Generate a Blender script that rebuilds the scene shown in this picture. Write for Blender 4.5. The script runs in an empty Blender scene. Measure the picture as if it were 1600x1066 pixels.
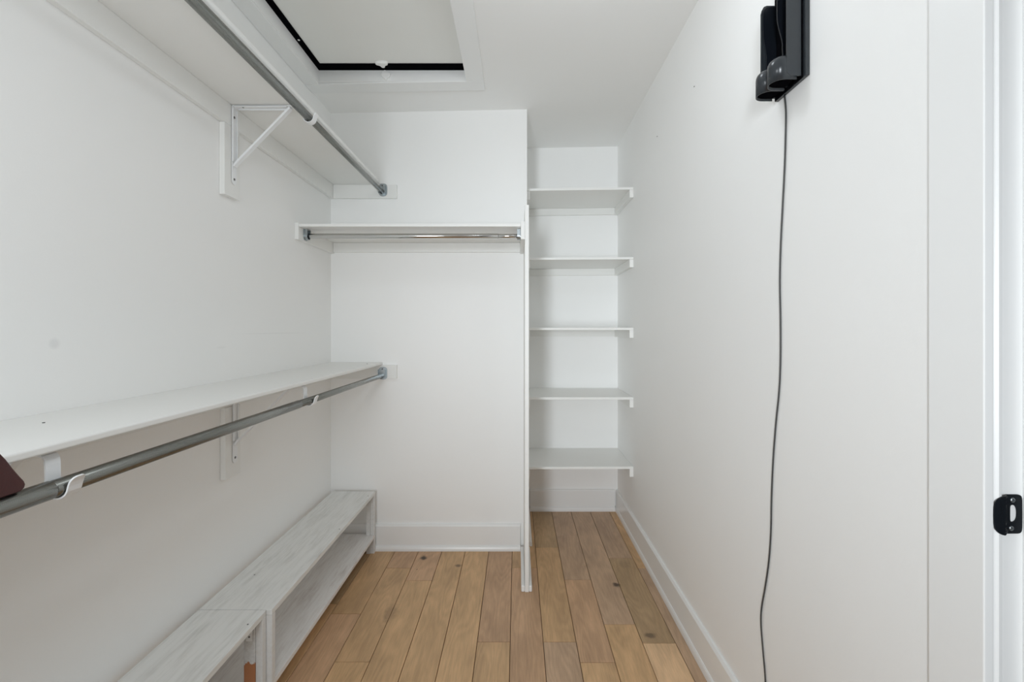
import bpy, bmesh, math, random
from mathutils import Vector, Matrix
random.seed(7)
S = bpy.context.scene
COL = S.collection
H = 1.225          # eye height; heights below are often written relative to it

# ------------------------------------------------------------------ camera
cd = bpy.data.cameras.new('camera'); cam = bpy.data.objects.new('camera', cd); COL.objects.link(cam)
cd.sensor_width = 36; cd.lens = 15.75; cd.shift_x = -0.005; cd.shift_y = -0.011875; cd.clip_start = 0.02
cam.location = (0, 0, H); cam.rotation_euler = (math.pi/2, 0, 0)
S.camera = cam
# ------------------------------------------------------------------ world, lights, exposure
w = bpy.data.worlds.new('world'); S.world = w; w.use_nodes = True
w.node_tree.nodes['Background'].inputs[0].default_value = (0.92, 0.96, 1.0, 1)
w.node_tree.nodes['Background'].inputs[1].default_value = 0.08
S.view_settings.view_transform = 'Standard'; S.view_settings.look = 'None'
S.view_settings.gamma = 1; S.view_settings.use_curve_mapping = False
S.view_settings.exposure = 0.17
def area(name, loc, size, power, target, color=(1, 1, 1), sy=None):
    l = bpy.data.lights.new(name, 'AREA'); l.energy = power; l.color = color
    l.shape = 'RECTANGLE'; l.size = size; l.size_y = sy or size
    o = bpy.data.objects.new(name, l); COL.objects.link(o); o.location = loc
    d = Vector(target) - Vector(loc)
    o.rotation_euler = d.to_track_quat('-Z', 'Y').to_euler()
    return o
rl = area('room_light', (-0.62, -1.95, 1.15), 0.40, 8.8, (0.74, 2.8, 1.25), (0.88, 0.945, 1.0), 1.1)
rl.data.spread = math.radians(62)
def fill_point(name, loc, r, power, color):
    l = bpy.data.lights.new(name, 'POINT'); l.energy = power; l.color = color; l.shadow_soft_size = r
    o = bpy.data.objects.new(name, l); COL.objects.link(o); o.location = loc
fill_point('near_fill', (-0.34, 0.28, 1.62), 0.14, 8.2, (0.88, 0.945, 1.0))  # added fill without a fixture, lifts the ceiling and side walls
fill_point('ceiling_fill', (0.20, 1.15, 2.22), 0.07, 2.6, (0.88, 0.945, 1.0))  # added fill below the ceiling, brightens it and the far right wall
S.cycles.max_bounces = 16; S.cycles.diffuse_bounces = 12

# ------------------------------------------------------------------ materials
def newmat(name):
    m = bpy.data.materials.new(name); m.use_nodes = True
    nt = m.node_tree; return m, nt, nt.nodes['Principled BSDF']
def N(nt, t, **kw):
    n = nt.nodes.new(t)
    for k, v in kw.items():
        if k in n.inputs.keys() if hasattr(n.inputs, 'keys') else False: n.inputs[k].default_value = v
        else: setattr(n, k, v)
    return n
def paint(name, col, rough=0.5, bump=0.03, scale=220, var=0.015, spec=0.4, smudges=()):
    m, nt, b = newmat(name); L = nt.links.new
    g = nt.nodes.new('ShaderNodeNewGeometry')
    n1 = nt.nodes.new('ShaderNodeTexNoise'); n1.inputs['Scale'].default_value = 2.3; n1.inputs['Detail'].default_value = 5
    L(g.outputs['Position'], n1.inputs['Vector'])
    mx = nt.nodes.new('ShaderNodeMix'); mx.data_type = 'RGBA'
    mx.inputs[6].default_value = (*[c*(1-var) for c in col], 1); mx.inputs[7].default_value = (*[min(1, c*(1+var)) for c in col], 1)
    L(n1.outputs['Fac'], mx.inputs[0]); colour = mx.outputs[2]
    for (cx, cy, cz_, rx, ry, rz, amt) in smudges:
        sb = nt.nodes.new('ShaderNodeVectorMath'); sb.operation = 'SUBTRACT'; L(g.outputs['Position'], sb.inputs[0]); sb.inputs[1].default_value = (cx, cy, cz_)
        sc = nt.nodes.new('ShaderNodeVectorMath'); sc.operation = 'MULTIPLY'; L(sb.outputs[0], sc.inputs[0]); sc.inputs[1].default_value = (1/rx, 1/ry, 1/rz)
        ln = nt.nodes.new('ShaderNodeVectorMath'); ln.operation = 'LENGTH'; L(sc.outputs[0], ln.inputs[0])
        rr = nt.nodes.new('ShaderNodeMapRange'); L(ln.outputs['Value'], rr.inputs[0]); rr.inputs[1].default_value = 0.5; rr.inputs[2].default_value = 1.1; rr.inputs[3].default_value = amt; rr.inputs[4].default_value = 0
        m3 = nt.nodes.new('ShaderNodeMix'); m3.data_type = 'RGBA'; L(rr.outputs[0], m3.inputs[0]); L(colour, m3.inputs[6]); m3.inputs[7].default_value = (0.42, 0.42, 0.44, 1); colour = m3.outputs[2]
    L(colour, b.inputs['Base Color'])
    n2 = nt.nodes.new('ShaderNodeTexNoise'); n2.inputs['Scale'].default_value = scale; n2.inputs['Detail'].default_value = 3
    n3 = nt.nodes.new('ShaderNodeTexNoise'); n3.inputs['Scale'].default_value = 9; n3.inputs['Detail'].default_value = 2
    L(g.outputs['Position'], n2.inputs['Vector']); L(g.outputs['Position'], n3.inputs['Vector'])
    ad = nt.nodes.new('ShaderNodeMath'); ad.operation = 'MULTIPLY_ADD'; ad.inputs[1].default_value = 4
    L(n3.outputs['Fac'], ad.inputs[0]); L(n2.outputs['Fac'], ad.inputs[2])
    bp = nt.nodes.new('ShaderNodeBump'); bp.inputs['Strength'].default_value = bump; bp.inputs['Distance'].default_value = 0.004
    L(ad.outputs[0], bp.inputs['Height']); L(bp.outputs[0], b.inputs['Normal'])
    b.inputs['Roughness'].default_value = rough; b.inputs['Specular IOR Level'].default_value = spec
    return m
def plain(name, col, rough=0.4, metal=0.0, var=0.06, scale=40, bump=0.0, aniso=None, spec=0.5):
    m, nt, b = newmat(name); b.inputs['Specular IOR Level'].default_value = spec; L = nt.links.new
    tc = nt.nodes.new('ShaderNodeTexCoord'); n = nt.nodes.new('ShaderNodeTexNoise')
    n.inputs['Scale'].default_value = scale; n.inputs['Detail'].default_value = 4
    if aniso:
        mp = nt.nodes.new('ShaderNodeMapping'); mp.inputs['Scale'].default_value = aniso
        L(tc.outputs['Object'], mp.inputs[0]); L(mp.outputs[0], n.inputs['Vector'])
    else: L(tc.outputs['Object'], n.inputs['Vector'])
    mx = nt.nodes.new('ShaderNodeMix'); mx.data_type = 'RGBA'
    mx.inputs[6].default_value = (*[c*(1-var) for c in col], 1); mx.inputs[7].default_value = (*[min(1, c*(1+var)) for c in col], 1)
    L(n.outputs['Fac'], mx.inputs[0]); L(mx.outputs[2], b.inputs['Base Color'])
    mr = nt.nodes.new('ShaderNodeMapRange'); mr.inputs[3].default_value = rough*0.85; mr.inputs[4].default_value = rough*1.15
    L(n.outputs['Fac'], mr.inputs[0]); L(mr.outputs[0], b.inputs['Roughness'])
    b.inputs['Metallic'].default_value = metal
    if bump:
        bp = nt.nodes.new('ShaderNodeBump'); bp.inputs['Strength'].default_value = bump; bp.inputs['Distance'].default_value = 0.002
        L(n.outputs['Fac'], bp.inputs['Height']); L(bp.outputs[0], b.inputs['Normal'])
    return m
M = {}
M['wall'] = paint('wall_paint', (0.90, 0.90, 0.89), 0.55, 0.05, smudges=((-1.036, 1.003, 1.192, .1, .014, .014, .16), (-1.036, 1.95, 1.206, .1, .30, .0022, .12), (-1.036, 1.57, 1.16, .1, .03, .004, .08)))
M['ceiling'] = paint('ceiling_paint', (0.90, 0.90, 0.89), 0.7, 0.05)
M['trim'] = paint('trim_paint', (0.86, 0.865, 0.86), 0.28, 0.01, var=0.006)
M['shelf'] = paint('shelf_paint', (0.84, 0.84, 0.82), 0.38, 0.02, var=0.01)
M['hatch'] = paint('hatch_panel_paint', (0.86, 0.865, 0.84), 0.6, 0.03)
M['white_metal'] = plain('white_enamel', (0.84, 0.85, 0.86), 0.3, 0, 0.02)
M['white_plastic'] = plain('white_plastic', (0.87, 0.87, 0.86), 0.35, 0, 0.02)
M['rod'] = plain('satin_steel', (0.24, 0.245, 0.23), 0.27, 1.0, 0.10, 30, aniso=(40, 0.5, 40))
M['chrome'] = plain('chrome_steel', (0.62, 0.62, 0.61), 0.14, 1.0, 0.05, 30, aniso=(0.5, 40, 40))
M['galv'] = plain('galvanised_steel', (0.42, 0.46, 0.48), 0.32, 1.0, 0.25, 60)
M['screw'] = plain('screw_steel', (0.16, 0.16, 0.16), 0.4, 1.0, 0.2, 90)
M['seal_shade'] = plain('black_seal_and_shade', (0.004, 0.004, 0.005), 1.0, 0, 0.2, 90, spec=0.0)  # black of the hatch seal, also paints shade inside the dock
M['black_metal'] = plain('black_metal', (0.006, 0.008, 0.011), 0.45, 0.0, 0.2, 90, spec=0.2)
M['black_plastic'] = plain('black_gloss_plastic', (0.008, 0.010, 0.014), 0.22, 0, 0.05, 50, spec=0.4)
M['grey_plastic'] = plain('dark_grey_plastic', (0.028, 0.033, 0.038), 0.24, 0, 0.05, 50)
M['cord'] = plain('cord_rubber', (0.045, 0.045, 0.045), 0.5, 0, 0.1, 50)
M['maroon'] = plain('maroon_leather', (0.060, 0.016, 0.016), 0.55, 0, 0.2, 300, 0.2)
M['speck'] = plain('dark_speck', (0.12, 0.11, 0.10), 0.8, 0, 0.1, 50)
M['subfloor'] = plain('subfloor_gap', (0.05, 0.03, 0.018), 0.9, 0, 0.2, 30)

def wood_floor():
    m, nt, b = newmat('oak_plank'); L = nt.links.new
    g = nt.nodes.new('ShaderNodeNewGeometry'); oi = nt.nodes.new('ShaderNodeObjectInfo')
    off = nt.nodes.new('ShaderNodeVectorMath'); off.operation = 'SCALE'; off.inputs[0].default_value = (13.1, 37.7, 5.3)
    L(oi.outputs['Random'], off.inputs['Scale'])
    ad = nt.nodes.new('ShaderNodeVectorMath'); L(g.outputs['Position'], ad.inputs[0]); L(off.outputs[0], ad.inputs[1])
    def mapped(sc):
        mp = nt.nodes.new('ShaderNodeMapping'); mp.inputs['Scale'].default_value = sc; L(ad.outputs[0], mp.inputs[0]); return mp
    # cathedral grain: contour lines of a stretched noise field
    nA = nt.nodes.new('ShaderNodeTexNoise'); nA.inputs['Scale'].default_value = 1; nA.inputs['Detail'].default_value = 2.5; nA.inputs['Roughness'].default_value = 0.35
    L(mapped((9, 1.7, 1)).outputs[0], nA.inputs['Vector'])
    mu = nt.nodes.new('ShaderNodeMath'); mu.operation = 'MULTIPLY'; mu.inputs[1].default_value = 95; L(nA.outputs['Fac'], mu.inputs[0])
    sn = nt.nodes.new('ShaderNodeMath'); sn.operation = 'SINE'; L(mu.outputs[0], sn.inputs[0])
    # fine pores
    nB = nt.nodes.new('ShaderNodeTexNoise'); nB.inputs['Scale'].default_value = 1; nB.inputs['Detail'].default_value = 6; nB.inputs['Roughness'].default_value = 0.7
    L(mapped((260, 14, 1)).outputs[0], nB.inputs['Vector'])
    # broad blotches
    nC = nt.nodes.new('ShaderNodeTexNoise'); nC.inputs['Scale'].default_value = 1; nC.inputs['Detail'].default_value = 3
    L(mapped((12, 4, 1)).outputs[0], nC.inputs['Vector'])
    def mr(src, a, b_, c, d):
        r = nt.nodes.new('ShaderNodeMapRange'); L(src, r.inputs[0])
        for i, v in enumerate((a, b_, c, d)): r.inputs[i+1].default_value = v
        return r.outputs[0]
    f1 = mr(sn.outputs[0], -1, 1, 0.93, 1.03); f2 = mr(nB.outputs['Fac'], 0.3, 0.7, 0.86, 1.10); f3 = mr(nC.outputs['Fac'], 0.3, 0.7, 0.84, 1.12)
    p = nt.nodes.new('ShaderNodeMath'); p.operation = 'MULTIPLY'; L(f1, p.inputs[0]); L(f2, p.inputs[1])
    q = nt.nodes.new('ShaderNodeMath'); q.operation = 'MULTIPLY'; L(p.outputs[0], q.inputs[0]); L(f3, q.inputs[1])
    vm = nt.nodes.new('ShaderNodeVectorMath'); vm.operation = 'SCALE'; L(oi.outputs['Color'], vm.inputs[0]); L(q.outputs[0], vm.inputs['Scale'])
    cur = vm.outputs[0]
    # knots and cracks of the timber, at their places
    for kx, ky, rx, ry, dark in ((-.4997, 2.395, .017, .024, .97), (-.305, 2.317, .018, .013, .7), (.4747, 2.144, .018, .02, .85),
                                 (.532, 1.79, .024, .016, .6), (-.545, 1.93, .03, .06, .3), (-.51, 2.28, .005, .005, .5), (.555, 2.33, .03, .04, .18)):
        sb = nt.nodes.new('ShaderNodeVectorMath'); sb.operation = 'SUBTRACT'; L(g.outputs['Position'], sb.inputs[0]); sb.inputs[1].default_value = (kx, ky, 0)
        sc = nt.nodes.new('ShaderNodeVectorMath'); sc.operation = 'MULTIPLY'; L(sb.outputs[0], sc.inputs[0]); sc.inputs[1].default_value = (1/rx, 1/ry, 0)
        nk = nt.nodes.new('ShaderNodeTexNoise'); nk.inputs['Scale'].default_value = 60; L(g.outputs['Position'], nk.inputs['Vector'])
        ln = nt.nodes.new('ShaderNodeVectorMath'); ln.operation = 'LENGTH'; L(sc.outputs[0], ln.inputs[0])
        aa = nt.nodes.new('ShaderNodeMath'); aa.operation = 'ADD'; L(ln.outputs['Value'], aa.inputs[0]); L(nk.outputs['Fac'], aa.inputs[1])
        fac = mr(aa.outputs[0], 1.0, 1.7, dark, 0.0)
        mx = nt.nodes.new('ShaderNodeMix'); mx.data_type = 'RGBA'; L(fac, mx.inputs[0]); L(cur, mx.inputs[6]); mx.inputs[7].default_value = (0.05, 0.035, 0.025, 1)
        cur = mx.outputs[2]
    L(cur, b.inputs['Base Color'])
    b.inputs['Roughness'].default_value = 0.42; b.inputs['Specular IOR Level'].default_value = 0.35
    bp = nt.nodes.new('ShaderNodeBump'); bp.inputs['Strength'].default_value = 0.12; bp.inputs['Distance'].default_value = 0.001
    L(nB.outputs['Fac'], bp.inputs['Height']); L(bp.outputs[0], b.inputs['Normal'])
    return m
M['oak'] = wood_floor()

def whitewash(name, base, streak, amt=1.0, bare=None, bare_z=None):
    m, nt, b = newmat(name); L = nt.links.new
    g = nt.nodes.new('ShaderNodeNewGeometry')
    def noise(sc, det, ro=0.55):
        mp = nt.nodes.new('ShaderNodeMapping'); mp.inputs['Scale'].default_value = sc; L(g.outputs['Position'], mp.inputs[0])
        n = nt.nodes.new('ShaderNodeTexNoise'); n.inputs['Scale'].default_value = 1; n.inputs['Detail'].default_value = det; n.inputs['Roughness'].default_value = ro
        L(mp.outputs[0], n.inputs['Vector']); return n
    a = noise((30, 5, 30), 6, 0.65); c = noise((110, 8, 110), 4); d = noise((9, 3, 9), 4)
    r1 = nt.nodes.new('ShaderNodeMapRange'); L(a.outputs['Fac'], r1.inputs[0]); r1.inputs[1].default_value = 0.50; r1.inputs[2].default_value = 0.75; r1.inputs[4].default_value = 0.55*amt
    r2 = nt.nodes.new('ShaderNodeMapRange'); L(c.outputs['Fac'], r2.inputs[0]); r2.inputs[1].default_value = 0.45; r2.inputs[2].default_value = 0.8; r2.inputs[4].default_value = 0.4*amt
    mu = nt.nodes.new('ShaderNodeMath'); mu.operation = 'ADD'; L(r1.outputs[0], mu.inputs[0]); L(r2.outputs[0], mu.inputs[1])
    mm = nt.nodes.new('ShaderNodeMath'); mm.operation = 'MULTIPLY'; mm.use_clamp = True; L(mu.outputs[0], mm.inputs[0])
    r3 = nt.nodes.new('ShaderNodeMapRange'); L(d.outputs['Fac'], r3.inputs[0]); r3.inputs[1].default_value = 0.085; r3.inputs[2].default_value = 0.65; r3.inputs[3].default_value = 0.25; r3.inputs[4].default_value = 1.2
    L(r3.outputs[0], mm.inputs[1])
    mx = nt.nodes.new('ShaderNodeMix'); mx.data_type = 'RGBA'; mx.inputs[6].default_value = (*base, 1); mx.inputs[7].default_value = (*streak, 1)
    L(mm.outputs[0], mx.inputs[0]); out = mx.outputs[2]
    if bare:
        sp = nt.nodes.new('ShaderNodeSeparateXYZ'); L(g.outputs['Position'], sp.inputs[0])
        e = noise((70, 70, 45), 5, 0.7)
        ad = nt.nodes.new('ShaderNodeMath'); ad.operation = 'MULTIPLY_ADD'; ad.inputs[1].default_value = 0.05; L(e.outputs['Fac'], ad.inputs[0]); L(sp.outputs['Z'], ad.inputs[2])
        rr = nt.nodes.new('ShaderNodeMapRange'); L(ad.outputs[0], rr.inputs[0]); rr.inputs[1].default_value = bare_z; rr.inputs[2].default_value = bare_z+0.003; rr.inputs[3].default_value = 1; rr.inputs[4].default_value = 0
        m2 = nt.nodes.new('ShaderNodeMix'); m2.data_type = 'RGBA'; L(rr.outputs[0], m2.inputs[0]); L(out, m2.inputs[6]); m2.inputs[7].default_value = (*bare, 1); out = m2.outputs[2]
    L(out, b.inputs['Base Color']); b.inputs['Roughness'].default_value = 0.55
    bp = nt.nodes.new('ShaderNodeBump'); bp.inputs['Strength'].default_value = 0.25; bp.inputs['Distance'].default_value = 0.001
    L(c.outputs['Fac'], bp.inputs['Height']); L(bp.outputs[0], b.inputs['Normal'])
    return m
M['bench'] = whitewash('whitewashed_wood', (0.80, 0.805, 0.79), (0.46, 0.46, 0.43), 0.85)
M['bench_low'] = whitewash('worn_whitewashed_wood', (0.80, 0.79, 0.78), (0.50, 0.44, 0.42), 1.0)
M['bench_leg'] = whitewash('whitewashed_leg', (0.74, 0.745, 0.74), (0.5, 0.46, 0.42), 0.5)
M['bare_leg'] = whitewash('chipped_leg', (0.70, 0.71, 0.71), (0.40, 0.38, 0.36), 0.9, (0.42, 0.17, 0.07), 0.205)

# ------------------------------------------------------------------ mesh helpers
def box(bm, x0, x1, y0, y1, z0, z1, taper=None):
    vs = [bm.verts.new((x, y, z)) for z in (z0, z1) for y in (y0, y1) for x in (x0, x1)]
    for f in ((0, 2, 3, 1), (4, 5, 7, 6), (0, 1, 5, 4), (2, 6, 7, 3), (0, 4, 6, 2), (1, 3, 7, 5)):
        bm.faces.new([vs[i] for i in f])
    return vs
def tube(bm, pts, r, seg=12, cap=True):
    """round tube along world points; r a number or one per point"""
    rs = r if isinstance(r, (list, tuple)) else [r]*len(pts)
    pts = [Vector(p) for p in pts]; rings = []
    up = Vector((0, 0, 1))
    for i, p in enumerate(pts):
        a = pts[max(0, i-1)]; b = pts[min(len(pts)-1, i+1)]; d = b-a
        if d.length < 1e-6: d = pts[min(len(pts)-1, i+1)] - pts[0] if i == 0 else pts[-1]-pts[0]
        d.normalize()
        u = up if abs(d.z) < 0.9 else Vector((0, 1, 0))
        s = d.cross(u).normalized(); t = s.cross(d).normalized()
        rings.append([bm.verts.new(p + (s*math.cos(2*math.pi*k/seg)+t*math.sin(2*math.pi*k/seg))*rs[i]) for k in range(seg)])
    for i in range(len(rings)-1):
        for k in range(seg):
            f = bm.faces.new((rings[i][k], rings[i][(k+1) % seg], rings[i+1][(k+1) % seg], rings[i+1][k])); f.smooth = True
    if cap: bm.faces.new(rings[0][::-1]); bm.faces.new(rings[-1])
def ribbon(bm, pts, y0, y1, th, ws=None):
    """flat strap following (x,z) points, wide in y"""
    pts = [Vector((p[0], p[1])) for p in pts]; L = []; R = []
    for i, p in enumerate(pts):
        d = pts[min(len(pts)-1, i+1)] - pts[max(0, i-1)]; d.normalize(); n = Vector((-d.y, d.x))*th/2
        L.append(p+n); R.append(p-n)
    ws = ws or [1]*len(pts); ym = (y0+y1)/2; hw = (y1-y0)/2
    rows = [[bm.verts.new((q.x, ym+sg*hw*w_, q.y)) for q, sg in ((a, -1), (a, 1), (b, 1), (b, -1))] for a, b, w_ in zip(L, R, ws)]
    for i in range(len(rows)-1):
        for k in range(4):
            f = bm.faces.new((rows[i][k], rows[i+1][k], rows[i+1][(k+1) % 4], rows[i][(k+1) % 4]))
    bm.faces.new(rows[0]); bm.faces.new(rows[-1][::-1])
def prism(bm, poly, axis, a, b):
    """extrude a 2-D polygon; axis 'x': poly=(y,z); 'y': (x,z); 'z': (x,y)"""
    def P(p, t): return {'x': (t, p[0], p[1]), 'y': (p[0], t, p[1]), 'z': (p[0], p[1], t)}[axis]
    A = [bm.verts.new(P(p, a)) for p in poly]; B = [bm.verts.new(P(p, b)) for p in poly]
    n = len(poly); bm.faces.new(A); bm.faces.new(B[::-1])
    for i in range(n): bm.faces.new((A[i], A[(i+1) % n], B[(i+1) % n], B[i]))
def obj(name, bm, m, parent=None, bevel=0, seg=2, smooth=False):
    bmesh.ops.recalc_face_normals(bm, faces=bm.faces)
    if bevel:
        es = [e for e in bm.edges if len(e.link_faces) == 2 and e.calc_face_angle(0) > 0.6]
        bmesh.ops.bevel(bm, geom=es, offset=bevel, segments=seg, affect='EDGES', profile=0.6, clamp_overlap=True)
    if smooth:
        for f in bm.faces: f.smooth = True
    if parent is not None:
        o_ = parent
        T = Vector((0, 0, 0))
        while o_ is not None: T += o_.location; o_ = o_.parent
        bmesh.ops.translate(bm, verts=bm.verts, vec=-T)
        loc = Vector((0, 0, 0))
    else: loc = None
    me = bpy.data.meshes.new(name); bm.to_mesh(me); bm.free()
    me.materials.append(m)
    o = bpy.data.objects.new(name, me); COL.objects.link(o)
    if parent is not None: o.parent = parent
    return o
def B(name, m, parent, *bxs, bevel=0.0012, seg=2):
    bm = bmesh.new()
    for b in bxs: box(bm, *b)
    return obj(name, bm, m, parent, bevel, seg)
def thing(name, label, cat, loc, group=None):
    o = bpy.data.objects.new(name, None); COL.objects.link(o); o.location = loc; o.empty_display_size = 0.05
    o['label'] = label; o['category'] = cat
    if group: o['group'] = group
    return o
def tag(o, label, cat, group=None):
    o['label'] = label; o['category'] = cat
    if group: o['group'] = group
    return o
def struct(o, label=None, cat=None):
    o['kind'] = 'structure'
    if label: o['label'] = label
    if cat: o['category'] = cat
    return o
def screw(parent, p, axis, r=0.004, m=None):
    bm = bmesh.new(); p = Vector(p); d = {'x': Vector((1, 0, 0)), '-x': Vector((-1, 0, 0)), 'y': Vector((0, 1, 0)), '-y': Vector((0, -1, 0)), '-z': Vector((0, 0, -1))}[axis]
    tube(bm, [p-d*0.001, p+d*0.0008, p+d*0.0015], [r, r, r*0.6], 10)
    return obj('screw', bm, m or M['screw'], parent)

# ------------------------------------------------------------------ room dimensions
XL, XR = -1.036, 0.68
D1, D2 = 2.493, 3.03
SX = 0.055                                  # right face of the stub wall
FY = -2.10                                  # wall behind the camera
def zc(x): return H + 1.20 + 0.020*(x-XL)   # ceiling is a touch out of level

# ------------------------------------------------------------------ structure
struct(B('wall_left', M['wall'], None, (XL-0.12, XL, FY-0.1, D2+0.12, 0, 2.62), bevel=0), 'white painted long wall behind the two left shelves', 'wall')
struct(B('wall_back', M['wall'], None, (XL, SX, D1, D2+0.12, 0, 2.62), bevel=0), 'white painted end wall with the rod and high shelf', 'wall')
struct(B('wall_alcove', M['wall'], None, (SX, XR, D2, D2+0.12, 0, 2.62), bevel=0), 'white painted wall at the back of the shelved alcove', 'wall')
DY0, DY1 = -0.16, 0.649                     # door opening in the right wall (casing to casing)
struct(B('wall_right', M['wall'], None, (XR, XR+0.12, 0.7395, D2+0.12, 0, 2.62), (XR+0.012, XR+0.12, 0.666, 0.7395, 0, 2.62),
         (XR+0.002, XR+0.12, FY, DY0, 0, 2.62), (XR+0.002, XR+0.12, DY0, 0.666, 2.06, 2.62), bevel=0), 'white painted right wall with the hanging black cord', 'wall')
struct(B('wall_front', M['wall'], None, (XL, XR+0.12, FY-0.1, FY, 0, 2.62), bevel=0), 'white painted wall behind the viewpoint', 'wall')

# ceiling with the hatch opening
HX0, HX1, HY0, HY1 = -0.967, -0.2475, 1.12, 2.185
bm = bmesh.new()
gx = [XL-0.12, HX0, HX1, XR+0.12]; gy = [FY-0.1, HY0, HY1, D2+0.12]
for i in range(3):
    for j in range(3):
        if i == 1 and j == 1: continue
        v = [bm.verts.new((x, y, zc(x)+dz)) for dz in (0, 0.06) for x, y in ((gx[i], gy[j]), (gx[i+1], gy[j]), (gx[i+1], gy[j+1]), (gx[i], gy[j+1]))]
        for f in ((0, 3, 2, 1), (4, 5, 6, 7), (0, 1, 5, 4), (1, 2, 6, 5), (2, 3, 7, 6), (3, 0, 4, 7)): bm.faces.new([v[k] for k in f])
struct(obj('ceiling', bm, M['ceiling']), 'white ceiling with the square hatch opening', 'ceiling')

# floor: dark subfloor and oak planks, one object each
floor = struct(B('floor', M['subfloor'], None, (XL-0.05, XR+0.12, FY-0.05, D2+0.05, -0.06, -0.006), bevel=0), 'oak plank floor of the closet', 'floor')
joints = {0: [2.297], 1: [2.51, 1.753], 2: [2.187, 1.645], 3: [1.857], 4: [2.392, 1.747], 5: [2.294], -1: [1.753], -2: [1.25],
          -3: [1.40], -4: [2.18], -5: [2.294, 1.648], -6: [1.926], -7: [1.996], -8: [2.2, 1.5]}
tones = {'tan': (0.60, 0.385, 0.205), 'light': (0.69, 0.465, 0.275), 'grey': (0.49, 0.335, 0.22), 'red': (0.53, 0.335, 0.20), 'mid': (0.56, 0.36, 0.195), 'dark': (0.44, 0.30, 0.17)}
# tone of each plank, from the far end toward the viewer
tone = {0: ['mid', 'red'], 1: ['dark', 'mid', 'grey'], 2: ['grey', 'red', 'mid'], 3: ['grey', 'tan'], 4: ['grey', 'dark', 'light'], 5: ['mid', 'grey'],
        -1: ['red', 'mid'], -2: ['tan'], -3: ['tan', 'mid'], -4: ['red', 'tan'], -5: ['red', 'mid', 'tan'], -6: ['mid', 'red'], -7: ['dark', 'tan'], -8: ['mid', 'mid', 'red']}
for c in range(-8, 6):
    x0 = -0.027 + 0.129*c; x1 = x0+0.129; x0 = max(x0, XL+0.002); x1 = min(x1, XR-0.002)
    if x1-x0 < 0.01: continue
    js = [D2-0.003] + joints[c]
    y = js[-1]
    while y > FY+0.02:
        y -= random.uniform(0.75, 1.25); js.append(max(y, FY))
    for k in range(len(js)-1):
        if js[k]-js[k+1] < 0.02: continue
        g = 0.0011
        ya, yb = js[k+1], js[k]
        bm = bmesh.new(); box(bm, x0+g, x1-g, ya+g, yb-g, -0.012, 0.0)
        top = [e for e in bm.edges if all(abs(v.co.z) < 1e-6 for v in e.verts)]
        bmesh.ops.bevel(bm, geom=top, offset=0.0011, segments=1, affect='EDGES')
        bmesh.ops.translate(bm, verts=bm.verts, vec=(0, 0, -random.uniform(0, 0.0003)))
        o = obj('plank', bm, M['oak'], floor)
        t = tones[tone[c][k]] if k < len(tone[c]) else tones[random.choice(list(tones))]
        k_ = random.uniform(1.03, 1.13); o.color = (*[v*k_ for v in t], 1)

# baseboards with shoe moulding
def base(name, prof_axis, at, s, a, b, th=0.017, h=0.142, shoe=0.012, sh=0.027):
    """at: wall plane, s: +1/-1 direction into the room"""
    poly = [(0, 0), (th, 0), (th, h-0.010), (th-0.006, h), (0, h)]
    q = [(th, 0), (th+shoe, 0), (th+shoe, sh*0.45), (th+shoe*0.75, sh*0.8), (th+shoe*0.3, sh), (th, sh)]
    bm = bmesh.new(); prism(bm, [(at+s*u, v) for u, v in poly], prof_axis, a, b)
    o = obj(name, bm, M['trim'], None, 0.0008, 1); struct(o)
    bm = bmesh.new(); prism(bm, [(at+s*u, v) for u, v in q], prof_axis, a, b); obj('shoe_moulding', bm, M['trim'], o)
    return o
base('baseboard_right', 'y', XR, -1, 0.741, D2-0.002, th=0.014, shoe=0.007, sh=0.03)
base('baseboard_back', 'x', D1, -1, XL+0.03, 0.018)
base('baseboard_alcove', 'x', D2, -1, SX+0.03, XR-0.022)
base('baseboard_left', 'y', XL, 1, FY+0.002, D1-0.0005, th=0.0135, shoe=0.004)
base('baseboard_partition', 'y', SX, 1, D1+0.03, D2-0.001, th=0.018, shoe=0.012)

# door in the right wall: casing, jamb, stop, strike plate
c = struct(B('door_1', M['trim'], None, (0.692, XR+0.13, 0.6545, 0.666, 0, 2.06), bevel=0.0006))
B('casing', M['trim'], c, (0.6765, 0.6915, 0.6490, 0.7375, 0, 2.14), bevel=0.0025, seg=3)
bm = bmesh.new(); prism(bm, [(0.6915, 0.6515), (0.697, 0.6480), (0.7015, 0.6485), (0.705, 0.6515), (0.708, 0.6545), (0.6915, 0.6545)], 'z', 0, 2.06)
obj('edge_moulding', bm, M['trim'], c)
B('door_stop', M['trim'], c, (0.738, 0.775, 0.643, 0.6545, 0, 2.06), bevel=0.002)
B('casing', M['trim'], c, (0.6765, 0.6915, DY0-0.089, DY0, 0, 2.14), bevel=0.0025)
B('casing', M['trim'], c, (0.6765, 0.6915, DY0, 0.6485, 2.055, 2.14), bevel=0.0025)
B('jamb', M['trim'], c, (0.692, XR+0.13, DY0-0.002, DY0+0.010, 0, 2.06))
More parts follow.
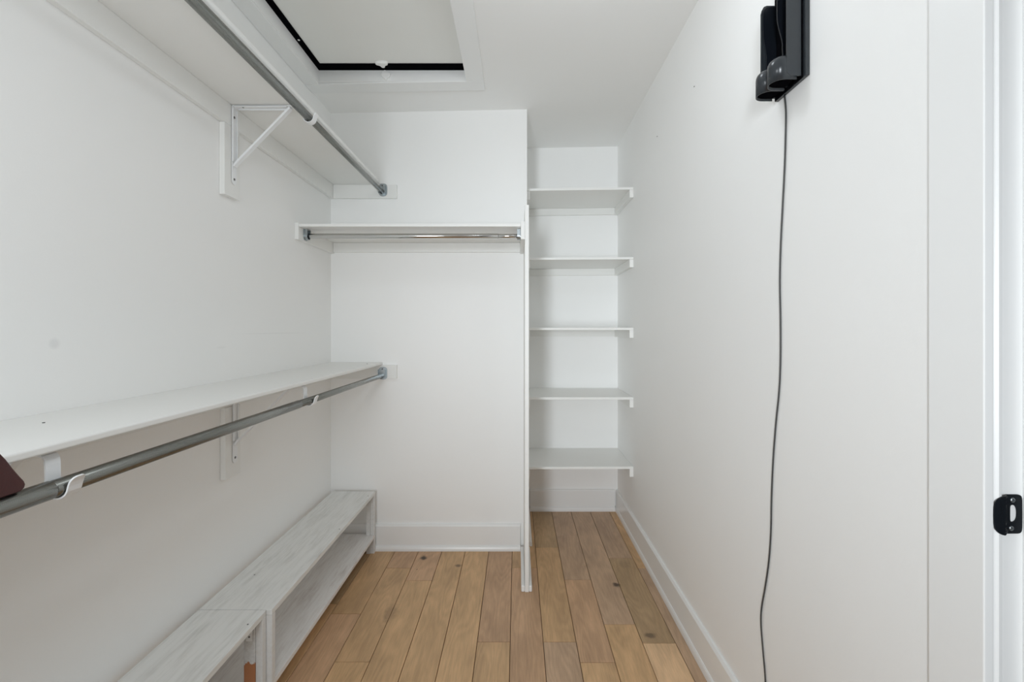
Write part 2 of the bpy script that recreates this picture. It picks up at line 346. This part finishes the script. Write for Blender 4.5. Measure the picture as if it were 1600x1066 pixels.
# strike plate
sp = struct_plate = thing('strike_plate', 'matte black D-shaped door strike plate on the white jamb at the right edge', 'strike plate', (0.712, 0.6540, H-0.27))
zc0 = H-0.2700; hh = 0.0285
outer = []; inner = []
n = 32
def outer_pt(a):
    # superellipse right side, rounder left side
    ca, sa = math.cos(a), math.sin(a)
    e = 0.22 if ca > 0 else 0.55
    return (0.7135 + 0.0225*math.copysign(abs(ca)**e, ca) + (0.0 if ca > 0 else -0.002*abs(ca)), zc0 + hh*math.copysign(abs(sa)**(0.24 if ca > 0 else 0.55), sa))
def inner_pt(a):
    ca, sa = math.cos(a), math.sin(a)
    x = 0.7215 + 0.0068*ca + (0.0035*(1-sa*sa) if ca < 0 else 0.0); z = zc0+0.001 + 0.0125*math.copysign(abs(sa)**0.7, sa)
    return (x, z)
bm = bmesh.new(); NR = 10; G = []
for y in (0.6525, 0.6540):
    lay = []
    for j in range(NR+1):
        u = j/NR; row = []
        for k in range(n):
            o_, i_ = outer_pt(2*math.pi*k/n), inner_pt(2*math.pi*k/n)
            x = o_[0]*(1-u)+i_[0]*u; z = o_[1]*(1-u)+i_[1]*u
            t_ = max(0, min(1, (0.7105-x)/0.0045)); t_ = t_*t_*(3-2*t_)
            row.append(bm.verts.new((x, y-0.0068*t_+0.0012*max(0, (0.697-x)/0.008), z)))
        lay.append(row)
    G.append(lay)
for k in range(n):
    k2 = (k+1) % n
    for L_ in G:
        for j in range(NR): bm.faces.new((L_[j][k], L_[j][k2], L_[j+1][k2], L_[j+1][k]))
    for j in (0, NR): bm.faces.new((G[0][j][k], G[0][j][k2], G[1][j][k2], G[1][j][k]))
obj('plate', bm, M['black_metal'], sp, smooth=False)
screw(sp, (0.7215, 0.6525, zc0+0.0205), '-y', 0.0036, M['galv']); screw(sp, (0.7195, 0.6525, zc0-0.0205), '-y', 0.0036, M['galv'])

# ------------------------------------------------------------------ ceiling hatch
ht = thing('ceiling_hatch', 'square white attic access hatch with black seal set in the ceiling', 'hatch', ((HX0+HX1)/2, (HY0+HY1)/2, H+1.262))
ZP = H+1.261
B('panel', M['hatch'], ht, (HX0, HX1, HY0, HY1, ZP+0.004, ZP+0.022), bevel=0)
B('seal', M['seal_shade'], ht, (HX0, HX0+0.028, HY0, HY1, ZP, ZP+0.0035), (HX0+0.028, HX1, HY1-0.052, HY1, ZP, ZP+0.0035), bevel=0)
fr = H+1.2045
B('liner', M['trim'], ht, (HX0-0.012, HX0+0.0005, HY0, HY1, fr, ZP+0.001), bevel=0)
B('liner', M['trim'], ht, (HX0, HX1, HY1-0.0005, HY1+0.012, fr+0.004, ZP+0.001), bevel=0)
B('liner', M['trim'], ht, (HX1-0.0005, HX1+0.012, HY0, HY1, fr+0.018, ZP+0.001), bevel=0)
screw(ht, (HX0+0.014, 1.955, ZP), '-z', 0.005, M['white_plastic'])
# turn latch: lobed plate on the panel, catch on the liner
lx = -0.641
bm = bmesh.new(); yy = HY1-0.062
pts = [(lx-0.030, yy-0.006), (lx-0.018, yy-0.012), (lx, yy-0.014), (lx+0.018, yy-0.012), (lx+0.030, yy-0.006), (lx+0.026, yy+0.004), (lx+0.013, yy+0.010), (lx+0.006, yy+0.026), (lx-0.006, yy+0.026), (lx-0.013, yy+0.010), (lx-0.026, yy+0.004)]
prism(bm, pts, 'z', ZP-0.010, ZP+0.0045); obj('latch', bm, M['white_plastic'], ht, 0.003, 2)
bm = bmesh.new(); zz = H+1.232
pts = [(lx-0.022, zz+0.004), (lx-0.012, zz+0.020), (lx, zz+0.026), (lx+0.012, zz+0.016), (lx+0.026, zz+0.008), (lx+0.020, zz-0.008), (lx+0.010, zz-0.012), (lx+0.004, zz-0.026), (lx-0.008, zz-0.014)]
prism(bm, pts, 'y', HY1-0.012, HY1+0.001); obj('catch', bm, M['white_plastic'], ht, 0.003, 2)
# casing around the hatch, four boards on the ceiling
def ceil_board(x0, x1, y0, y1, name='trim_1', parent=None, t=0.009):
    bm = bmesh.new(); v = [bm.verts.new((x, y, zc(x)-d)) for d in (0.0, t) for x, y in ((x0, y0), (x1, y0), (x1, y1), (x0, y1))]
    for f in ((0, 3, 2, 1), (4, 5, 6, 7), (0, 1, 5, 4), (1, 2, 6, 5), (2, 3, 7, 6), (3, 0, 4, 7)): bm.faces.new([v[k] for k in f])
    return obj(name, bm, M['trim'], parent, 0.003, 2)
tr = struct(ceil_board(XL+0.001, HX1+0.085, HY1, 2.27), 'flat white casing around the ceiling hatch', 'trim')
ceil_board(XL+0.001, HX0, HY0, HY1-0.0005, 'casing', tr)
ceil_board(HX1, HX1+0.085, HY0, HY1-0.0005, 'casing', tr)
ceil_board(XL+0.001, HX1+0.085, HY0-0.085, HY0-0.0005, 'casing', tr)

# ------------------------------------------------------------------ partition panel
pt = thing('partition_panel', 'tall narrow white board standing between the hanging space and the alcove shelves', 'partition', (0.0455, 2.29, 0))
B('board', M['shelf'], pt, (0.0362, 0.0548, 2.083, D1-0.001, 0, H+0.577), bevel=0.0015)
for x0, x1 in ((0.019, 0.036), (0.055, 0.0695)):
    B('shoe_moulding', M['trim'], pt, (x0, x1, 2.083, D1-0.030, 0, 0.030), bevel=0.006, seg=4)

# ------------------------------------------------------------------ alcove shelves
fs = [H+.824, H+.418, H+.0067, H-.400, H-.806]
words = ['topmost white alcove shelf, just below the ceiling', 'second white alcove shelf from the top', 'middle white alcove shelf of five, seen edge-on at eye level',
         'fourth white alcove shelf from the top, surface visible', 'lowest white alcove shelf, above the alcove floor and baseboard']
for i, z in enumerate(fs):
    yf = 2.616; dz = (-0.004, -0.002, 0, 0, -0.001)[i]
    t = thing('alcove_shelf', words[i], 'shelf', ((SX+XR)/2, (yf+D2)/2, z), 'shelves in the alcove')
    bm = bmesh.new(); vs = box(bm, SX+0.001, XR-0.001, yf, D2-0.001, z-0.0138, z)
    for v in vs: v.co.z += (0.0, -dz)[v.co.x > 0.3] + (dz if v.co.x < 0.3 else 0)
    obj('board', bm, M['shelf'], t, 0.0015, 2)
    zb = z-0.0142
    B('cleat', M['shelf'], t, (XR-0.0225, XR-0.0005, yf+0.001, D2-0.001, zb-0.046-dz, zb-dz))
    B('cleat', M['shelf'], t, (SX+0.0005, SX+0.0195, yf+0.001, D2-0.001, zb-0.050+dz, zb+dz))
    bm = bmesh.new(); vs = box(bm, SX+0.020, XR-0.023, D2-0.0195, D2-0.0005, zb-0.044, zb)
    for v in vs: v.co.z += -dz if v.co.x > 0.3 else dz
    obj('cleat', bm, M['shelf'], t, 0.0012)

# ------------------------------------------------------------------ shelves on the left wall
CT = 0.019
def long_shelf(ztop, th, label, nose):
    t = thing('closet_shelf', label, 'shelf', (-0.9, 1.0, H+ztop), 'long shelves on the left wall')
    xf = nose
    bm = bmesh.new(); box(bm, XL+0.0005, xf, -0.95, D1-0.0005, H+ztop-th, H+ztop)
    es = [e for e in bm.edges if all(abs(v.co.x-xf) < 1e-6 for v in e.verts) and abs(e.verts[0].co.y-e.verts[1].co.y) > 1]
    bmesh.ops.bevel(bm, geom=es, offset=th*0.28, segments=4, affect='EDGES', profile=0.5)
    b = obj('board', bm, M['shelf'], t)
    zb = H+ztop-th-0.0004
    B('cleat', M['shelf'], t, (XL+0.0005, XL+CT, -0.95, D1-0.0005, zb-0.0755, zb), bevel=0.0015)
    B('cleat', M['shelf'], t, (XL+CT+0.0005, -0.666, D1-CT, D1-0.0005, zb-0.0755, zb), bevel=0.0015)
    return t, zb
us, UZ = long_shelf(0.817, 0.019, 'high white long shelf on the left wall, seen from below', -0.757)
ls, LZ = long_shelf(-0.185, 0.015, 'lower white long shelf on the left wall, its top visible', -0.748)
# nails left in the lower shelf's top
for px, py in ((-0.93, 0.88), (-0.79, 2.36)):
    bm = bmesh.new(); tube(bm, [(px, py, H-0.1855), (px, py, H-0.1835)], [0.0022, 0.0022], 8); obj('nail', bm, M['screw'], ls)

def rounded(cx, cz, w, h, r, n=5):
    out = []
    for (sx, sz, a0) in ((1, 1, 0), (-1, 1, 90), (-1, -1, 180), (1, -1, 270)):
        for k in range(n+1):
            a = math.radians(a0+90*k/n); out.append((cx+sx*(w/2-r)+r*math.cos(a), cz+sz*(h/2-r)+r*math.sin(a)))
    return out
RX = -0.744
def long_rod(zr, label, segs, yface):
    t = thing('hanging_rod', label, 'rod', (RX, 1.0, H+zr), 'long closet rods on the left')
    for (y0, y1, r) in segs:
        bm = bmesh.new(); tube(bm, [(RX, y0, H+zr), (RX, y0+0.0015, H+zr), (RX, y1-0.0015, H+zr), (RX, y1, H+zr)], [r-0.001, r, r, r-0.001], 28)
        obj('tube', bm, M['rod'], t)
        # rolled seam along the underside
    # end socket: plate and open cup
    bm = bmesh.new(); prism(bm, rounded(RX+0.004, H+zr+0.012, 0.046, 0.070, 0.018), 'y', yface-0.0025, yface)
    s = obj('rod_socket', bm, M['galv'], t, 0.0006, 1)
    bm = bmesh.new()
    pts = [(RX-0.0185, H+zr+0.034)] + [(RX+0.0185*math.cos(math.radians(a)), H+zr+0.0185*math.sin(math.radians(a))) for a in range(180, 361, 15)] + [(RX+0.0185, H+zr+0.034)]
    ribbon(bm, pts, yface-0.020, yface-0.0025, 0.002); obj('cup', bm, M['galv'], s)
    screw(s, (RX+0.0, yface-0.0028, H+zr+0.036), '-y', 0.004); 
    return t
yf = D1-CT
long_rod(0.755, 'upper steel hanging rod under the high left shelf', [(-0.9, 1.604, 0.0145), (1.604, yf-0.004, 0.0122)], yf)
long_rod(-0.257, 'lower grey steel hanging rod under the lower left shelf', [(-0.9, 0.713, 0.0152), (0.713, 1.527, 0.0140), (1.527, yf-0.004, 0.0124)], yf)

def bracket(yc, zs, zr, label):
    t = thing('shelf_bracket', label, 'bracket', (XL+0.03, yc, zs-0.3), 'rod brackets on the left wall')
    zb = zs-0.0762
    B('backing_block', M['shelf'], t, (XL+0.0005, XL+CT, yc-0.050, yc+0.035, zs-0.328, zb), bevel=0.0015)
    x0 = XL+CT; y0, y1 = yc-0.014, yc+0.012
    bm = bmesh.new()
    box(bm, x0+0.0018, x0+0.0034, y0, y1, zs-0.268, zs-0.0005)
    prism(bm, [(y0+(y1-y0)/2 + (y1-y0)/2*math.cos(math.radians(a)), zs-0.268+0.013*math.sin(math.radians(a))) for a in range(180, 361, 20)], 'x', x0+0.0018, x0+0.0034)
    # raised side flanges (pressed channel)
    box(bm, x0+0.003, x0+0.008, y0, y0+0.002, zs-0.20, zs-0.012); box(bm, x0+0.003, x0+0.008, y1-0.002, y1, zs-0.20, zs-0.012)
    wl = obj('wall_leg', bm, M['white_metal'], t)
    bm = bmesh.new(); box(bm, x0+0.0018, -0.800, y0, y1, zs-0.0042, zs-0.0018)
    box(bm, x0+0.01, -0.82, y0, y0+0.002, zs-0.008, zs-0.003); box(bm, x0+0.01, -0.82, y1-0.002, y1, zs-0.008, zs-0.003)
    obj('shelf_leg', bm, M['white_metal'], t)
    bm = bmesh.new()
    ribbon(bm, [(x0+0.0045, zs-0.216), (x0+0.014, zs-0.203), (-0.822, zs-0.0165), (-0.812, zs-0.0065)], yc-0.009, yc+0.009, 0.007)
    obj('brace', bm, M['white_metal'], t)
    r = 0.0180
    pts = [(-0.806, zs-0.0042), (-0.776, zs-0.0042), (-0.767, zs-0.0068), (-0.7632, zs-0.0135), (-0.7622, zs-0.022), (RX-r, zr+0.012), (RX-r, zr)]
    pts += [(RX+r*math.cos(math.radians(a)), zr+r*math.sin(math.radians(a))) for a in range(200, 341, 20)]
    pts += [(RX+r+0.001, zr+0.002), (RX+r+0.0035, zr+0.009), (RX+r+0.006, zr+0.013), (RX+r+0.0075, zr+0.0155), (RX+r+0.0085, zr+0.017)]
    bm = bmesh.new(); ribbon(bm, pts, yc-0.012, yc+0.012, 0.0026, [1]*(len(pts)-3)+[0.93, 0.75, 0.4])
    obj('rod_hook', bm, M['white_metal'], t)
    screw(t, (x0+0.0034, yc-0.001, zs-0.040), 'x', 0.0045); screw(t, (x0+0.0034, yc-0.001, zs-0.262), 'x', 0.0045); screw(t, (x0+0.035, yc-0.001, zs-0.0030), '-z', 0.0045)
    return t
bracket(1.607, UZ, H+0.755, 'white metal bracket bracing the high shelf, diagonal strut visible')
bracket(1.612, LZ, H-0.257, 'white metal bracket under the middle of the lower shelf')
bracket(0.735, LZ, H-0.257, 'nearest white bracket of the lower shelf, at left edge')

# ------------------------------------------------------------------ high shelf and rod on the end wall
sh = thing('closet_shelf', 'short white shelf across the end wall above the chrome rod', 'shelf', (-0.5, 2.29, H+0.49))
B('board', M['shelf'], sh, (XL+CT+0.0005, 0.0165, 2.085, D1-0.0005, H+0.4765, H+0.4895), bevel=0.0015)
B('cleat', M['shelf'], sh, (XL+0.0005, XL+CT, 2.083, D1-0.0005, H+0.417, H+0.495), bevel=0.002)
B('cleat', M['shelf'], sh, (0.017, 0.0358, 2.083, D1-0.0005, H+0.417, H+0.500), bevel=0.002)
B('cleat', M['shelf'], sh, (XL+CT+0.0005, 0.0165, D1-CT, D1-0.0005, H+0.424, H+0.476), bevel=0.002)
rod = thing('hanging_rod', 'shiny chrome hanging rod across the end wall under the short shelf', 'rod', (-0.5, 2.152, H+0.445))
zr = H+0.4455
for x0, x1, r in ((XL+CT+0.004, -0.090, 0.0125), (-0.090, 0.013, 0.0108)):
    bm = bmesh.new(); tube(bm, [(x0, 2.152, zr), (x0+0.0015, 2.152, zr), (x1-0.0015, 2.152, zr), (x1, 2.152, zr)], [r-0.001, r, r, r-0.001], 28); obj('tube', bm, M['chrome'], rod)
for xf, s in ((XL+CT, 1), (0.017, -1)):
    bm = bmesh.new(); prism(bm, rounded(2.152, zr+0.009, 0.046, 0.062, 0.018), 'x', xf+s*0.0003, xf+s*0.003)
    so = obj('rod_socket', bm, M['galv'], rod, 0.0006, 1)
    # U cup
    bm = bmesh.new(); rr = 0.0165
    prof = [(-rr, 0.030)] + [(rr*math.cos(math.radians(a)), rr*math.sin(math.radians(a))) for a in range(180, 361, 15)] + [(rr, 0.030)]
    prof2 = [(p[0]*1.13, p[1]*1.13 if p[1] < 0.01 else p[1]) for p in prof]
    A = [[bm.verts.new((xf+s*dx, 2.152+p[0], zr+p[1])) for p in pr] for pr in (prof, prof2) for dx in (0.003, 0.017)]
    for k in range(len(prof)-1):
        for a_, b_ in ((0, 1), (1, 3), (3, 2), (2, 0)): bm.faces.new((A[a_][k], A[a_][k+1], A[b_][k+1], A[b_][k]))
    obj('cup', bm, M['galv'], so)

# ------------------------------------------------------------------ shoe benches
def bench(label, x0, x1, y0, y1, brown=False):
    zt = H-0.892
    t = thing('shoe_bench', label, 'bench', ((x0+x1)/2, (y0+y1)/2, 0), 'low benches along the left wall')
    B('top_board', M['bench'], t, (x0, x1, y0, y1, zt-0.018, zt), bevel=0.002)
    B('lower_shelf', M['bench_low'], t, (x0+0.002, x1, y0+0.002, y1-0.002, H-1.144, H-1.126), bevel=0.002)
    for k, (ya, yb) in enumerate(((y0, y0+0.020), (y1-0.020, y1))):
        for (xa, xb) in ((x1-0.0215, x1), (x0, x0+0.021)):
            zt2 = zt-0.0185
            # leg notched round the lower shelf: two lengths joined
            B('leg', M['bench_leg'], t, (xa, xb, ya, yb, 0, H-1.1445), (xa, xb, ya, yb, H-1.1255, zt2), bevel=0.0012)
        m = M['bare_leg'] if (brown and k == 1) else M['bench_leg']
        w = 0.034 if brown else 0.020
        yy0, yy1 = (ya, yb) if k == 0 else (ya-0.004, yb-0.001)
        B('leg_block', m, t, (x1-0.022-w, x1-0.022, yy0, yy1, H-1.1255, zt2), (x1-0.022-w, x1-0.022, yy0, yy1, 0, H-1.1445), bevel=0.0012)
    if brown:
        yb = y1-0.024; xm = x1-0.022-w/2
        br = B('corner_brace', M['white_metal'], t, (xm-0.009, xm+0.009, yb-0.0022, yb-0.0002, zt-0.082, zt-0.019), (xm-0.009, xm+0.009, yb-0.030, yb-0.002, zt-0.0205, zt-0.0187), bevel=0.0005)
        screw(br, (xm+0.001, yb-0.0022, zt-0.034), '-y', 0.003); screw(br, (xm+0.001, yb-0.0022, zt-0.068), '-y', 0.003)
    for (fx, fy) in ((x1-0.012, y0+0.55*(y1-y0)), (x1-0.016, y1-0.07), (x0+0.06, y0+0.2)):
        bm = bmesh.new(); tube(bm, [(fx, fy, zt-0.001), (fx, fy, zt+0.0006)], [0.003, 0.0026], 8); obj('nail', bm, M['screw'], t)
    return t
bench('far whitewashed low bench in the corner, against the end wall', -1.012, -0.779, 1.424, D1-0.032)
bench('near whitewashed low bench with a chipped brown leg, at bottom left', -1.012, -0.7965, 0.36, 1.4215, True)

# ------------------------------------------------------------------ wall dock and cord
dk = thing('wall_dock', 'black wall-mounted charging dock with two cup holders high on right wall', 'dock', (0.65, 1.1, H+0.587))
zb, zt = H+0.590, H+0.845
B('back_plate', M['grey_plastic'], dk, (0.6695, 0.6798, 1.040, 1.166, zb, zt+0.02), bevel=0.002)
B('inner_plate', M['seal_shade'], dk, (0.6665, 0.6693, 1.048, 1.160, zb-0.001, zt+0.004), bevel=0.0008)  # black colour paints the shaded gap in front of the back plate
def fin(name, y0, y1, prof, m):
    bm = bmesh.new(); prism(bm, prof, 'y', y0, y1); return obj(name, bm, m, dk, 0.0006, 1)
xb = 0.6663
fin('side_wall', 1.050, 1.0535, [(xb, zb+0.004), (0.640, zb+0.004), (0.632, zb+0.012), (0.632, zt-0.012), (0.636, zt-0.003), (0.644, zt), (xb, zt)], M['grey_plastic'])
def scallop(xo, xi, ztop):
    p = [(xb, zb+0.004), (xi, zb+0.004), (xi, zb+0.085), (xi-0.001, zb+0.10)]
    for k in range(1, 8):
        u = k/8; e = u*u*(3-2*u); p.append((xi-(xi-xo)*e, zb+0.10+0.075*u))
    p += [(xo, zb+0.19), (xo, ztop-0.016), (xo+0.003, ztop-0.006), (xo+0.010, ztop), (xb, ztop)]
    return p
fin('divider', 1.099, 1.1025, scallop(0.638, 0.652, zt), M['black_plastic'])
fin('side_wall', 1.154, 1.158, [(xb, zb+0.004), (0.6285, zb+0.004), (0.6285, zt-0.034), (0.631, zt-0.024), (0.636, zt-0.015), (0.643, zt-0.012), (xb, zt-0.012)], M['grey_plastic'])
fin('liner', 1.1505, 1.1535, scallop(0.6310, 0.6405, zt-0.018), M['black_plastic'])
B('socket_block', M['black_plastic'], dk, (0.650, 0.666, 1.054, 1.0985, zb+0.014, zb+0.034), bevel=0.003)
B('socket_block', M['black_plastic'], dk, (0.650, 0.666, 1.103, 1.1500, zb+0.014, zb+0.034), bevel=0.003)
for yc, dz in ((1.076, 0.0), (1.1285, 0.0)):
    bm = bmesh.new(); R = 0.0255; rows = []
    prof = [(0.656, yc-R)] + [(0.6295-R*math.sin(math.radians(a)), yc-R*math.cos(math.radians(a))) for a in range(0, 181, 12)] + [(0.656, yc+R)]
    for z, sc in ((zb-0.004, 1.0), (zb+0.038, 1.0), (zb+0.044, 0.985), (zb+0.050, 0.93), (zb+0.055, 0.82), (zb+0.058, 0.64), (zb+0.0595, 0.4)):
        rows.append([bm.verts.new((0.656+(p[0]-0.656)*sc, yc+(p[1]-yc)*sc, z)) for p in prof])
    for a_, b_ in zip(rows, rows[1:]):
        for k in range(len(prof)-1): bm.faces.new((a_[k], a_[k+1], b_[k+1], b_[k]))
    bm.faces.new(rows[-1])
    core = [(0.656+(p[0]-0.656)*0.90, yc+(p[1]-yc)*0.90) for p in prof]
    c_ = obj('cup_holder', bm, M['grey_plastic'], dk, smooth=True)
    md = c_.modifiers.new('shell', 'SOLIDIFY'); md.thickness = 0.0018; md.offset = -1
    bm = bmesh.new(); prism(bm, core, 'z', zb+0.001, zb+0.030); obj('hollow_shade', bm, M['seal_shade'], c_)  # black plug paints the shade in the cup's open hollow
def wall_pt(px, py, x=0.6768):
    s = (px-808)/x; return (x, 700/s, H+(514-py)/s)
raw = [(1226, 150), (1228, 175), (1227.5, 210), (1226, 260), (1223, 320), (1220, 380), (1218.5, 440), (1219.5, 500), (1219.5, 560), (1217.5, 610), (1212.5, 660), (1208, 720), (1205.5, 780), (1204.5, 830), (1201.5, 875), (1196, 915), (1190, 950), (1189, 975), (1191.5, 1010), (1196, 1066)]
P = [Vector(wall_pt(*p)) for p in raw]
P += [Vector((0.6765, 1.23, H-1.0)), Vector((0.664, 1.24, 0.15)), Vector((0.655, 1.245, 0.05)), Vector((0.648, 1.22, 0.006)), Vector((0.640, 1.12, 0.004)), Vector((0.635, 0.95, 0.004)), Vector((0.645, 0.85, 0.004))]
def smooth_path(P, k=4):
    out = []
    for i in range(len(P)-1):
        a, b, c_, d = P[max(0, i-1)], P[i], P[i+1], P[min(len(P)-1, i+2)]
        for j in range(k):
            t = j/k; out.append(0.5*((2*b)+(-a+c_)*t+(2*a-5*b+4*c_-d)*t*t+(-a+3*b-3*c_+d)*t**3))
    return out+[P[-1]]
bm = bmesh.new(); tube(bm, smooth_path(P), 0.0021, 8)
tag(obj('power_cord', bm, M['cord']), 'thin dark power cord hanging down the right wall from the black dock', 'cord')

# ------------------------------------------------------------------ maroon case leaning on the lower rod at the left edge
bm = bmesh.new()
# outline in (y, z): slanting rounded corner toward the far side
corner = [(0.672, H-0.233), (0.6705, H-0.238), (0.666, H-0.2412), (0.660, H-0.2418)]
far = [(0.646, H-0.188), (0.655, H-0.204), (0.664, H-0.2185), (0.670, H-0.2275)]
out = [(0.44, H-0.2418)] + corner[::-1] + far[::-1] + [(0.630, H-0.165), (0.618, H-0.155), (0.600, H-0.150), (0.46, H-0.150), (0.445, H-0.155), (0.44, H-0.165)]
prism(bm, out, 'x', -0.7465, -0.7365)
tag(obj('folding_case', bm, M['maroon'], None, 0.003, 3), 'dark maroon rounded case propped on the lower rod at the far left edge', 'case')

# ------------------------------------------------------------------ tiny hooks left in the right wall
for px, py in ((1085, 135), (1027, 213)):
    s = (px-808)/0.679; y = 700/s; z = H+(514-py)/s
    bm = bmesh.new(); tube(bm, [(0.6805, y, z), (0.6785, y, z), (0.6778, y+0.003, z-0.001)], [0.0016, 0.0016, 0.001], 8)
    tag(obj('wall_nail', bm, M['speck']), 'tiny dark nail in the right wall, %s' % ('nearer the black dock' if px > 1050 else 'nearer the alcove shelves'), 'nail')
